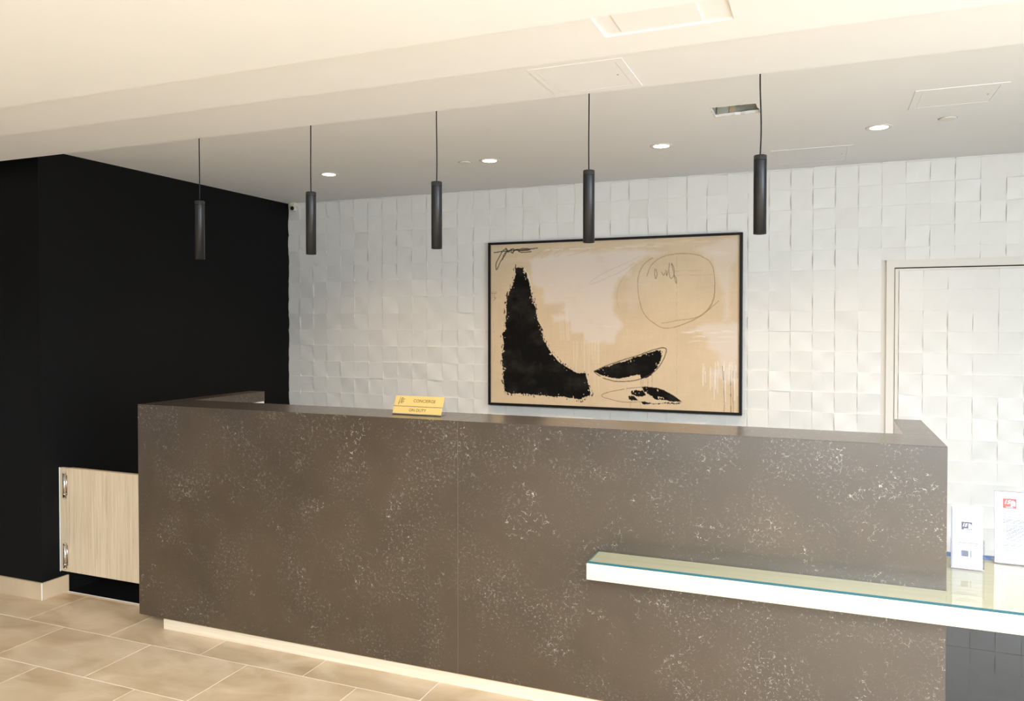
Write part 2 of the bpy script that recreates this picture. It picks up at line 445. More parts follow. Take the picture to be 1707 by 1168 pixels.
# ------------------------------------------------------------------ ceilings: desk bay (highest) and three low steps towards the lobby
def hole_loop():
    r = random.Random(11); pts = []
    c = [(-.508, 3.815), (-.300, 3.815), (-.292, 3.985), (-.508, 4.005)]
    for a, b in zip(c, c[1:]+c[:1]):
        n = 9 if a[1] != 3.815 or b[1] == 3.815 else 5
        for k in range(n):
            t = k/n; j = 0 if k == 0 else r.uniform(-.004, .004)
            if a == c[3]: j *= .2
            dx, dy = b[0]-a[0], b[1]-a[1]; l = math.hypot(dx, dy)
            pts.append((a[0]+dx*t-dy/l*j, a[1]+dy*t+dx/l*j))
    return pts
def ceiling_with_hole():
    bm = bmesh.new(); hp = hole_loop()
    out = [(XL, 3.02), (XR, 3.02), (XR, YW+.006), (XL, YW+.006)]
    def lp(pts, z):
        vs = [bm.verts.new((p[0], p[1], z)) for p in pts]
        return vs, [bm.edges.new((vs[i], vs[(i+1) % len(vs)])) for i in range(len(vs))]
    vo, eo = lp(out, ZC); vh, eh = lp(hp, ZC)
    bmesh.ops.triangle_fill(bm, edges=eo+eh, use_beauty=True)
    up = [bm.verts.new((v.co.x, v.co.y, ZC+.015)) for v in vh]
    for i in range(len(vh)):
        j = (i+1) % len(vh); bm.faces.new([vh[i], vh[j], up[j], up[i]])
    bmesh.ops.recalc_face_normals(bm, faces=bm.faces)
    me = bpy.data.meshes.new('ceiling'); bm.to_mesh(me); bm.free(); return me
ce = struct(link('ceiling', ceiling_with_hole(), M['ceil']))
# roof slab above so the void is dark
struct(link('ceiling_slab', MB().box(XLL, XR, YFA, YW+.14, 2.80, 2.86).mesh('slab'), M['dark']))
struct(link('ceiling_atrium', MB().box(XLL-.12, XR+.12, YF-.12, YFA+.1, 4.6, 4.7).mesh('roof'), M['ceil']))
struct(link('wall_fascia', MB().box(XLL, XR, YFA, YFA+.1, 2.86, 4.6).mesh('fascia'), M['ceil']))
# hole: metal box inside with torn plaster lip
hb = empty('ceiling_opening', (-.40, 3.91, ZC))
tag(hb, 'ragged rectangular hole cut in the ceiling showing a grey metal box inside', 'ceiling hole')
m = MB(); b = m.bm
x0, x1, y0, y1, z0, z1 = -.51, -.27, 3.79, 4.01, ZC+.016, 2.745
m.box(x0, x0+.004, y0, y1, z0, z1).box(x1-.004, x1, y0, y1, z0, z1).box(x0, x1, y0, y0+.004, z0, z1).box(x0, x1, y1-.004, y1, z0, z1).box(x0, x1, y0, y1, z1-.003, z1)
o = m.build('metal_box', M['galv'], hb); o.matrix_parent_inverse = Matrix.Translation((.40, -3.91, -ZC))
m = MB().box(-.497, -.494, 3.99, 4.002, ZC+.01, 2.74)
m.cyl(0, 0, 0, .004, .016, n=20)
me = m.mesh('conduit_knockout'); 
for v in me.vertices:
    if abs(v.co.x) < .02: v.co = Vector((-.425+v.co.x, 4.004-v.co.z, 2.712+v.co.y))
o = link('knockout_disc', me, M['skirt'], hb); o.matrix_parent_inverse = Matrix.Translation((.40, -3.91, -ZC))
r = random.Random(3); m = MB(); hp = hole_loop()
for i in range(len(hp)):
    p, q = Vector((*hp[i], 0)), Vector((*hp[(i+1) % len(hp)], 0)); c = (p+q)/2; d = (q-p); nrm = Vector((d.y, -d.x, 0)).normalized()
    if r.random() < .75:
        w = r.uniform(.003, .008)
        m.prism([(p.x, p.y, ZC-.0015), (q.x, q.y, ZC-.001), (c.x+nrm.x*w, c.y+nrm.y*w, ZC-.0012)], (0, 0, .0035))
o = m.build('torn_plaster_edge', M['plaster'], hb); o.matrix_parent_inverse = Matrix.Translation((.40, -3.91, -ZC))

Y1, Y2, Y3 = 1.978, 2.443, 3.079
ZA, ZB_, ZD = 2.452, 2.512, 2.592
struct(link('ceiling_lobby', MB().box(XLL, XR, YFA, Y1, ZA, 2.80).mesh('c'), M['ceil']))
nx0, nx1, ny1 = -.616, -.240, 2.286
m = MB().box(XLL, nx0, Y1, Y2, ZB_, 2.80).box(nx1, XR, Y1, Y2, ZB_, 2.80).box(nx0, nx1, ny1, Y2, ZB_, 2.80).box(nx0, nx1, Y1, ny1, ZB_+.006, 2.80)
struct(m.build('ceiling_step', M['ceil']))
struct(link('ceiling_beam', MB().box(XLL, XR, Y2, Y3, ZD, 2.80).mesh('c'), M['ceil']))
tag(MB().box(-.560, -.325, 1.995, 2.271, ZB_+.0025, ZB_+.006).build('access_panel', M['ceil']), 'cream access panel set in a shallow recess of the stepped ceiling, above the lobby', 'access panel')
def access(x0, x1, y0, y1, z, label, inset=.030):
    t = empty('access_panel', ((x0+x1)/2, (y0+y1)/2, z)); tag(t, label, 'access panel')
    inv = Matrix.Translation((-(x0+x1)/2, -(y0+y1)/2, -z)); th = .0022
    m = MB().box(x0, x1, y0, y0+inset, z-th, z).box(x0, x1, y1-inset, y1, z-th, z).box(x0, x0+inset, y0+inset, y1-inset, z-th, z).box(x1-inset, x1, y0+inset, y1-inset, z-th, z)
    m.build('frame', M['ceil'], t).matrix_parent_inverse = inv
    MB().box(x0+inset+.0018, x1-inset-.0018, y0+inset+.0018, y1-inset-.0018, z-.0016, z).build('hatch', M['ceil'], t).matrix_parent_inverse = inv
    MB().box(x1-inset-.030, x1-inset-.024, (y0+y1)/2-.004, (y0+y1)/2+.004, z-.0030, z-.0015).build('latch', M['galv'], t).matrix_parent_inverse = inv
access(-1.031, -.671, 2.707, 3.055, ZD, 'painted access panel in the lower ceiling step, above the pendant over the painting')
access(.376, .739, 3.880, 4.212, ZC, 'painted square access panel in the ceiling at far right, above the last downlight')
access(-.300, .156, 4.905, 5.36, ZC, 'painted access panel close to the tiled wall, right of the last pendant')

# ------------------------------------------------------------------ downlights and flush discs
def downlight(x, y, label):
    t = empty('downlight', (x, y, ZC)); tag(t, label, 'downlight', 'recessed downlights over the desk')
    m = MB().lathe(0, 0, [(.066, 0), (.066, -.002), (.062, -.003), (.047, -.003), (.044, 0)], 40, False, False)
    m.build('trim_ring', M['trimwhite'], t)
    MB().cyl(0, 0, -.0022, -.0005, .0440, n=40).build('lens', M['lens'], t)
    l = bpy.data.lights.new('downlight_lamp', 'SPOT'); l.energy = 34; l.color = (1.0, .73, .47); l.spot_size = math.radians(128); l.spot_blend = .9; l.shadow_soft_size = .04
    o = bpy.data.objects.new('downlight_lamp', l); COL.objects.link(o); o.location = (x, y, ZC-.03)
for x, lab in ((-3.193, 'lit round downlight nearest the black wall'), (-1.975, 'lit round downlight second from the black wall, beside a flush ceiling disc'),
               (-.882, 'lit round downlight in front of the hole in the ceiling, third from the black wall'), (.268, 'lit round downlight farthest right, below the square access panel')):
    downlight(x, 4.525, lab)
def disc(x, y, label):
    t = empty('ceiling_disc', (x, y, ZC)); tag(t, label, 'ceiling disc')
    MB().lathe(0, 0, [(.040, 0), (.040, -.004), (.037, -.006)], 32, False, True).build('cover', M['trimwhite'], t)
    MB().lathe(0, 0, [(.044, 0), (.044, -.0015), (.040, -.0015)], 32, False, False).build('rim', M['galv'], t)
disc(-2.143, 4.515, 'flush round cover plate on the ceiling left of the second downlight')
disc(.577, 4.455, 'flush round cover plate on the ceiling at far right, beside the last downlight')

# ------------------------------------------------------------------ pendants
def pendant(x, z0, z1, label, bend):
    Y = 3.27
    t = empty('pendant_lamp', (x, Y, z0)); tag(t, label, 'pendant lamp', 'five black tube pendants over the desk')
    L = z1-z0; R = .0255
    MB().lathe(0, 0, [(R-.004, .012), (R-.003, 0), (R, 0), (R, L-.022)], 40, False, False).build('canister', M['pend'], t)
    MB().lathe(0, 0, [(R, L-.020), (R, L-.002), (R-.002, L), (.006, L)], 40, False, True).build('cap', M['cap'], t)
    MB().cyl(0, 0, .010, .012, R-.004, n=32).build('diffuser', M['darkcab'], t)
    H = ZC-z0; pts = []
    for k in range(15):
        s = k/14; z = L+.001+(H-L-.001)*s
        pts.append((bend*math.sin(s*PI*1.6)*(1-s)**.3 if s < 1 else 0, 0, z))
    MB().tube(pts, .0029, 8).build('cord', M['cord'], t)
    MB().lathe(0, 0, [(.030, H), (.030, H-.012), (.004, H-.014)], 32, False, True).build('ceiling_rose', M['trimwhite'], t)
for a in ((-3.145, 1.996, 2.311, 'black tube pendant hanging in front of the black wall', .001),
          (-2.417, 1.998, 2.314, 'black tube pendant next to the corner where black and white walls meet', -.001),
          (-1.7005, 2.001, 2.317, 'black tube pendant hanging left of the framed painting, middle of the five', .0015),
          (-.954, 2.001, 2.316, 'black tube pendant whose foot overlaps the top edge of the framed painting', -.0008),
          (-.239, 2.008, 2.324, 'black tube pendant farthest right, hanging past the painting and beside the ceiling hole', .0035)):
    pendant(*a)

# ------------------------------------------------------------------ reception desk
desk = empty('reception_desk', (0, 0, 0)); tag(desk, 'long brown quartz reception desk with fine white veins, raised on a pale plinth', 'reception desk')
SX = -1.519; g = .0008; ft = .02
MB().box(DX0, SX-g, DY, DY+ft, DB, DT-.003, bev=.0005).build('front_panel', M['stone'], desk)
MB().box(SX+g, DX1, DY, DY+ft, DB, DT-.003, bev=.0005).build('front_panel', M['stone'], desk)
MB().box(SX-g, SX+g, DY+.0012, DY+ft, DB, DT-.004).build('panel_joint', M['stonejoint'], desk)
YL = 3.412
MB().box(DX0, SX-g, DY, YL, DT-.003, DT, bev=.0009).build('ledge', M['stone'], desk)
MB().box(SX+g, DX1, DY, YL, DT-.003, DT, bev=.0009).build('ledge', M['stone'], desk)
YRL, YRR = 4.010, 3.931
MB().box(DX0, -3.330, YL+g, YRL, DT-.003, DT, bev=.0009).build('return_top', M['stone'], desk)
MB().box(.301, DX1, YL+g, YRR, DT-.003, DT, bev=.0009).build('return_top', M['stone'], desk)
MB().box(DX0, DX0+ft, DY+ft+g, YRL, DB, DT-.0034, bev=.001).build('side_panel', M['stone'], desk)
MB().box(DX1-ft, DX1, DY+ft+g, YRR, DB, DT-.0034, bev=.001).build('side_panel', M['stone'], desk)
# inner stone apron and white laminate lining
MB().box(-3.350, -3.330, YL, YRL, DT-.062, DT-.0034).build('inner_apron', M['stone'], desk)
MB().box(DX0+ft+g, -3.332, YL, YRL-.002, .10, DT-.064).build('inner_lining', M['white_lam'], desk)
MB().box(.303, DX1-ft-g, YL, YRR-.002, .10, DT-.0036).build('inner_lining', M['white_lam'], desk)
MB().box(DX0+ft+g, DX1-ft-g, DY+ft+g, YL-.002, DB+.005, DT-.0036).build('carcass', M['white_lam'], desk)
MB().box(-3.331, .302, YL-.001, YL+.50, .735, .765, bev=.002).build('worktop', M['oak_h'], desk)
MB().box(-3.331, .302, YL, YL+.02, .10, .734).build('modesty_panel', M['white_lam'], desk)
for x in (-2.60, -1.55, -.50):
    MB().box(x, x+.025, YL+.021, YL+.48, .10, .734).build('support', M['white_lam'], desk)
MB().box(-3.292, .30, 3.143, 3.40, 0, DB-.014).build('plinth', M['plinth'], desk)
MB().box(-3.292, .30, 3.1435, 3.40, DB-.0138, DB+.0045).build('plinth_shade_strip', plain('tan_painted_shade', (.42, .25, .085), .6), desk)  # darker tan strip, painting the slab's shade along the plinth top

# ------------------------------------------------------------------ low accessible counter with glass sheet
sh = empty('low_counter', (0, 0, 0)); tag(sh, 'thick pale wooden low counter with clear glass top at the desk\'s right end', 'counter')
zb, zt, zg = .630, .6955, .7040
xl, yf, yb, xr = -.867, 2.944, 3.600, 1.75
m = MB()
pts = [(xl, yf, zb), (xr, yf, zb), (xr, yb, zb), (DX1+.001, yb, zb), (DX1+.001, DY-.001, zb), (xl, DY-.001, zb)]
m.prism(pts, (0, 0, zt-zb))
o = m.build('wood_slab', M['oak_h'], sh)
bv = o.modifiers.new('bevel', 'BEVEL'); bv.width = .003; bv.segments = 2
y2 = DY-.0015
MB().poly([(xl+.004, yf+.003, zg), (xr, yf+.003, zg), (xr, yb+.02, zg), (DX1+.002, yb+.02, zg), (DX1+.002, y2, zg), (xl+.004, y2, zg)]).build('glass_sheet', M['glass'], sh)
m = MB(); e = .0007
m.box(xl+.004, xr, yf+.003-e, yf+.003+e, zt+.0003, zg).box(xl+.004-e, xl+.004+e, yf+.003, y2, zt+.0003, zg)
m.build('glass_edge', M['teal'], sh)
MB().box(DX1+.003, xr, yb-.012, yb+.022, zt-.004, zg+.0004).build('blue_edge_strip', M['blue'], sh)['label'] = 'bright blue strip along the back edge'
MB().box(1.68, 1.74, 2.99, 3.58, 0, zb-.0005, bev=.002).build('support_panel', M['oak'], sh)

# ------------------------------------------------------------------ oak gate between black wall and desk
gt = empty('oak_gate', (-4.25, 3.33, 0)); tag(gt, 'low pale oak swing gate with two chrome hinges between black wall and desk', 'gate')
inv = Matrix.Translation((4.25, -3.33, 0))
def gp(name, mb, mat, bev=None):
    o = mb.build(name, mat, gt); o.matrix_parent_inverse = inv; return o
gz0, gz1 = .140, .770
gp('hinge_post', MB().box(XL+.001, -4.236, 3.322, 3.347, gz0, gz1, bev=.0015), M['oak'])
gp('leaf', MB().box(-4.229, DX0-.010, 3.322, 3.347, gz0, gz1, bev=.0015), M['oak'])
gp('top_edging', MB().box(-4.229, DX0-.010, 3.3225, 3.3465, gz1+.0002, gz1+.003), M['skirt'])
gp('white_edge', MB().box(XL+.0005, XL+.008, 3.3205, 3.3215, gz0-.004, gz1+.002), M['trimwhite'])
for z0 in (.170, .597):
    m = MB().cyl(-4.251, 3.310, z0, z0+.142, .0095, n=20).cyl(-4.251, 3.310, z0-.004, z0-.0005, .0105, n=20).cyl(-4.251, 3.310, z0+.1425, z0+.146, .0105, n=20)
    gp('hinge_barrel', m, M['chrome'])
    gp('hinge_plate', MB().box(-4.261, -4.239, 3.3175, 3.3215, z0+.010, z0+.132), M['chrome'])
    gp('hinge_collar', MB().cyl(-4.251, 3.310, z0+.016, z0+.022, .0112, n=20), M['chrome'])

# ------------------------------------------------------------------ text helper
def text_mesh(s, size, shear=0, bold=0, extr=.0001):
    c = bpy.data.curves.new('t', 'FONT'); c.body = s; c.size = size; c.align_x = 'CENTER'; c.align_y = 'CENTER'; c.shear = shear; c.offset = bold; c.extrude = extr; c.resolution_u = 3
    o = bpy.data.objects.new('t', c); COL.objects.link(o); bpy.context.view_layer.update()
    dg = bpy.context.evaluated_depsgraph_get(); me = bpy.data.meshes.new_from_object(o.evaluated_get(dg))
    bpy.data.objects.remove(o); me.materials.clear(); return me
def put_text(name, s, size, mat, parent, x, z, y=-.0004, shear=0, bold=0):
    """text upright in the parent's local XZ plane facing -Y"""
    me = text_mesh(s, size, shear, bold); me.transform(Matrix.Translation((x, y, z)) @ Matrix.Rotation(PI/2, 4, 'X'))
    me.materials.append(mat); return link(name, me, None, parent)

# ------------------------------------------------------------------ concierge sign
sg = empty('desk_sign', (-1.797, 3.237, DT), math.radians(-.8)); tag(sg, 'small gold two-line sign reading concierge on duty on the desk ledge', 'sign')
lean = Matrix.Rotation(math.radians(-24), 4, 'X')
def tilt(o): 
    o.data.transform(Matrix.Translation((0, .004, .004)) @ lean); return o
w = .1325
tilt(MB().box(-w, w, 0, .0025, .040, .091, bev=.0006).build('upper_plate', M['gold'], sg))
tilt(MB().box(-w, w, 0, .0025, .003, .0365, bev=.0006).build('lower_plate', M['gold'], sg))
tilt(MB().box(-w-.001, w+.001, .0028, .0048, -.002, .092).build('clear_back', M['acrylic'], sg))
tilt(MB().box(-w-.001, w+.001, -.0035, .0027, -.0025, .0022, bev=.0008).build('front_lip', M['chrome'], sg))
tilt(MB().box(-w, w, -.0015, .0015, .0372, .0393).build('middle_rail', M['chrome'], sg))
m = MB().box(-w, w, .005, .062, 0, .0016); m.build('clear_base', M['acrylic'], sg)
MB().prism([(w-.002, .006, .0017), (w-.002, .060, .0017), (w-.002, .040, .085)], (.002, 0, 0)).build('side_fin', M['acrylic'], sg)
tilt(put_text('lettering', 'CONCIERGE', .0215, M['ink'], sg, .030, .066))
tilt(put_text('lettering', 'ON DUTY', .0205, M['ink'], sg, .002, .019))
m = MB(); pts = [(-.1105, -.0006, .046), (-.1075, -.0006, .046), (-.1035, -.0006, .087), (-.1045, -.0006, .087)]; m.prism(pts, (0, .0004, 0))
for k, (a, b) in enumerate(((-.098, -.088), (-.100, -.078), (-.098, -.084), (-.101, -.080), (-.099, -.086))):
    z = .079-k*.0062; m.box(a, b, -.0006, -.0002, z, z+.0022); 
m.box(-.098, -.0965, -.0006, -.0002, .054, .080)
tilt(m.build('crest', M['ink'], sg))

# ------------------------------------------------------------------ brochure holder and brochures
zs_ = zg+.0005
bh = empty('brochure_holder', (.521, 3.392, zs_), math.radians(-2)); tag(bh, 'clear plastic pocket holding folded white brochures on the low glass counter', 'brochure holder')
m = MB(); hw = .056; t = .0018
m.box(-hw, hw, -.001, t-.001, .001, .100).box(-hw, -hw+t, t, .030, .001, .112).box(hw-t, hw, t, .030, .001, .112).box(-hw+t, hw-t, .0285, .030, .001, .135).box(-hw, hw, 0, .030, 0, .001)
m.build('clear_pocket', M['acrylic'], bh)
mr = plain('acrylic_rim', (.42, .36, .46), .2)
MB().box(-hw, hw, -.0014, 0, .0005, .0045).box(-hw, hw, -.0012, -.0006, .0985, .1003).box(-hw-.0004, -hw+.0012, .0, .028, .0, .003).box(-hw-.0003, -hw+.0008, .0015, .003, .003, .112).build('pocket_rim', mr, bh)
def brochure(dx, dy, lean, h, label, front):
    b = empty('brochure', (.521+dx, 3.392+dy, zs_+.0018), math.radians(-2)); tag(b, label, 'brochure', 'brochures in the clear pocket')
    R = Matrix.Rotation(math.radians(-lean), 4, 'X')
    def T(o): o.data.transform(R); return o
    m = MB(); m.box(-.0505, .0505, 0, .0010, 0, h).box(-.0505, .0505, .0018, .0028, 0, h-.001).box(-.0505, -.0495, .0010, .0018, 0, h-.001)
    T(m.build('folded_sheet', M['paper'], b))
    if front:
        for q in (.209, .122, .089): T(MB().box(-.038, .040, -.0003, 0, q, q+.0014).build('rule_line', M['greyink'], b))
        T(MB().box(-.021, .015, -.0003, 0, .148, .178).build('logo_panel', M['greyink'], b))
        T(put_text('logo_number', '15', .0165, M['paper'], b, -.0108, .1655, y=-.0005, shear=.3, bold=.0006))
        m = MB()
        for k, (x, zz) in enumerate(((.0025, .172), (.0055, .174), (.0085, .171), (.0115, .168))): m.box(x, x+.0018, -.0005, -.0002, .153, zz)
        m.box(-.013, .012, -.0005, -.0002, .1505, .1525)
        T(m.build('logo_towers', M['paper'], b))
        m = MB(); r = random.Random(2)
        for (a, c, z) in ((-.027, .030, .1145), (-.006, .006, .1055), (-.030, .034, .0965)):
            x = a
            while x < c:
                q = r.uniform(.0015, .004); m.box(x, min(x+q, c), -.0003, 0, z, z+.0026); x += q+r.uniform(.0008, .0016)
        T(m.build('small_print', M['faintink'], b))
        T(MB().box(-.021, .003, -.0003, 0, .045, .068).box(.010, .013, -.0003, 0, .042, .070).build('printed_block', M['faintink'], b))
    return b
brochure(0, .0045, 1.2, .232, 'front white brochure in the clear pocket, with grey square logo', True)
brochure(-.002, .0100, 1.0, .235, 'white brochure peeking out behind the front one in the clear pocket', False)
brochure(-.0035, .0160, .8, .238, 'rearmost white brochure in the clear pocket', False)

# ------------------------------------------------------------------ letter sheet in an acrylic stand, cut by the right frame edge
lx = .633
ls = empty('notice_stand', (lx+.108, 3.520, zs_), math.radians(0)); tag(ls, 'clear upright stand around the red-logo letter on the glass counter', 'sign stand')
R = Matrix.Rotation(math.radians(-3), 4, 'X')
def T2(o): o.data.transform(R); return o
T2(MB().box(-.109, .109, -.0022, -.0010, .002, .283).build('clear_front', M['acrylic'], ls))
T2(MB().box(-.109, .109, .0010, .0022, .002, .283).build('clear_back', M['acrylic'], ls))
MB().prism([(-.109, -.002, 0), (-.109, .075, 0), (-.109, .075, .0015), (-.109, -.002, .0025)], (.218, 0, 0)).build('foot', M['acrylic'], ls)
T2(MB().box(-.1095, .1095, -.0026, -.0020, .2825, .2838).build('top_rim', M['greyink'], ls))
pg = empty('letter_sheet', (lx+.108, 3.520, zs_)); tag(pg, 'white printed letter with red logo inside the clear upright stand', 'paper')
T2(MB().box(-.1075, .1075, -.0006, .0004, .004, .282).build('sheet', M['paper'], pg))
T2(MB().box(-.080, -.034, -.0010, -.0006, .218, .256).build('red_logo_panel', M['redink'], pg))
T2(put_text('logo_number', '15', .0215, M['paper'], pg, -.0668, .2415, y=-.0012, shear=.3, bold=.0007))
m = MB()
for k, (x, zz) in enumerate(((-.0535, .246), (-.0500, .249), (-.0465, .250), (-.0425, .247), (-.0395, .243))): m.box(x, x+.0022, -.0012, -.0009, .227, zz)
m.box(-.069, -.046, -.0012, -.0009, .2215, .2245)
T2(m.build('logo_towers', M['paper'], pg))
m = MB(); r = random.Random(8)
lines = [(-.080, .07, .196), (-.080, -.048, .184)]+[(-.080, .08, .172-.0055*k) for k in range(3)]+[(-.080, .07, .150)]+[(-.068, .07, .143-.0055*k) for k in range(10)]+[(-.080, .07, .078-.0055*k) for k in range(2)]+[(-.080, .05, .054-.0055*k) for k in range(2)]+[(-.06, .05, .035)]
for a, c, z in lines:
    x = a
    while x < c:
        q = r.uniform(.002, .009); m.box(x, min(x+q, c), -.0009, -.0006, z, z+.0020); x += q+.0016
T2(m.build('small_print', M['faintink'], pg))

# ------------------------------------------------------------------ security camera in the corner
sc = empty('security_camera', (-4.232, 5.485, ZC)); tag(sc, 'small white security camera with black eye in the tiled wall\'s top corner', 'camera')
MB().box(-.027, .024, -.022, .028, -.030, -.0005, bev=.004).build('mount', M['camwhite'], sc)
m = MB().lathe(0, 0, [(.0, -.030), (.018, -.028), (.0245, -.016), (.025, 0), (.0245, .016), (.018, .028), (0, .030)], 28, False, False)
me = m.mesh('ball'); me.transform(Matrix.Translation((.002, -.004, -.048)) @ Matrix.Rotation(math.radians(75), 4, 'X')); link('eyeball_housing', me, M['camwhite'], sc)
m = MB().lathe(0, 0, [(.0175, 0), (.0168, .006), (.012, .010), (0, .012)], 28, True, False)
me = m.mesh('lens'); me.transform(Matrix.Translation((.006, -.027, -.050)) @ Matrix.Rotation(math.radians(90), 4, 'X')); link('lens', me, M['lensblk'], sc)

# ------------------------------------------------------------------ painting
ox0, ox1, oz0, oz1 = -2.4015, -.511, 1.017, 2.267
YP = 5.470; fw_ = .021
pa = empty('framed_painting', ((ox0+ox1)/2, YP, oz0)); tag(pa, 'large abstract painting with black brushed shapes on tan canvas in a thin black frame', 'painting')
inv = Matrix.Translation((-(ox0+ox1)/2, -YP, -oz0))
def pp(name, mb, mat): o = mb.build(name, mat, pa); o.matrix_parent_inverse = inv; return o
yb_ = YP+.040
pp('frame_rail', MB().box(ox0, ox1, YP, yb_, oz1-fw_+.004, oz1, bev=.001), M['frame'])
pp('frame_rail', MB().box(ox0, ox1, YP, yb_, oz0, oz0+fw_-.003, bev=.001), M['frame'])
pp('frame_rail', MB().box(ox0, ox0+fw_-.003, YP, yb_, oz0+fw_-.002, oz1-fw_+.003, bev=.001), M['frame'])
pp('frame_rail', MB().box(ox1-fw_+.002, ox1, YP, yb_, oz0+fw_-.002, oz1-fw_+.003, bev=.001), M['frame'])
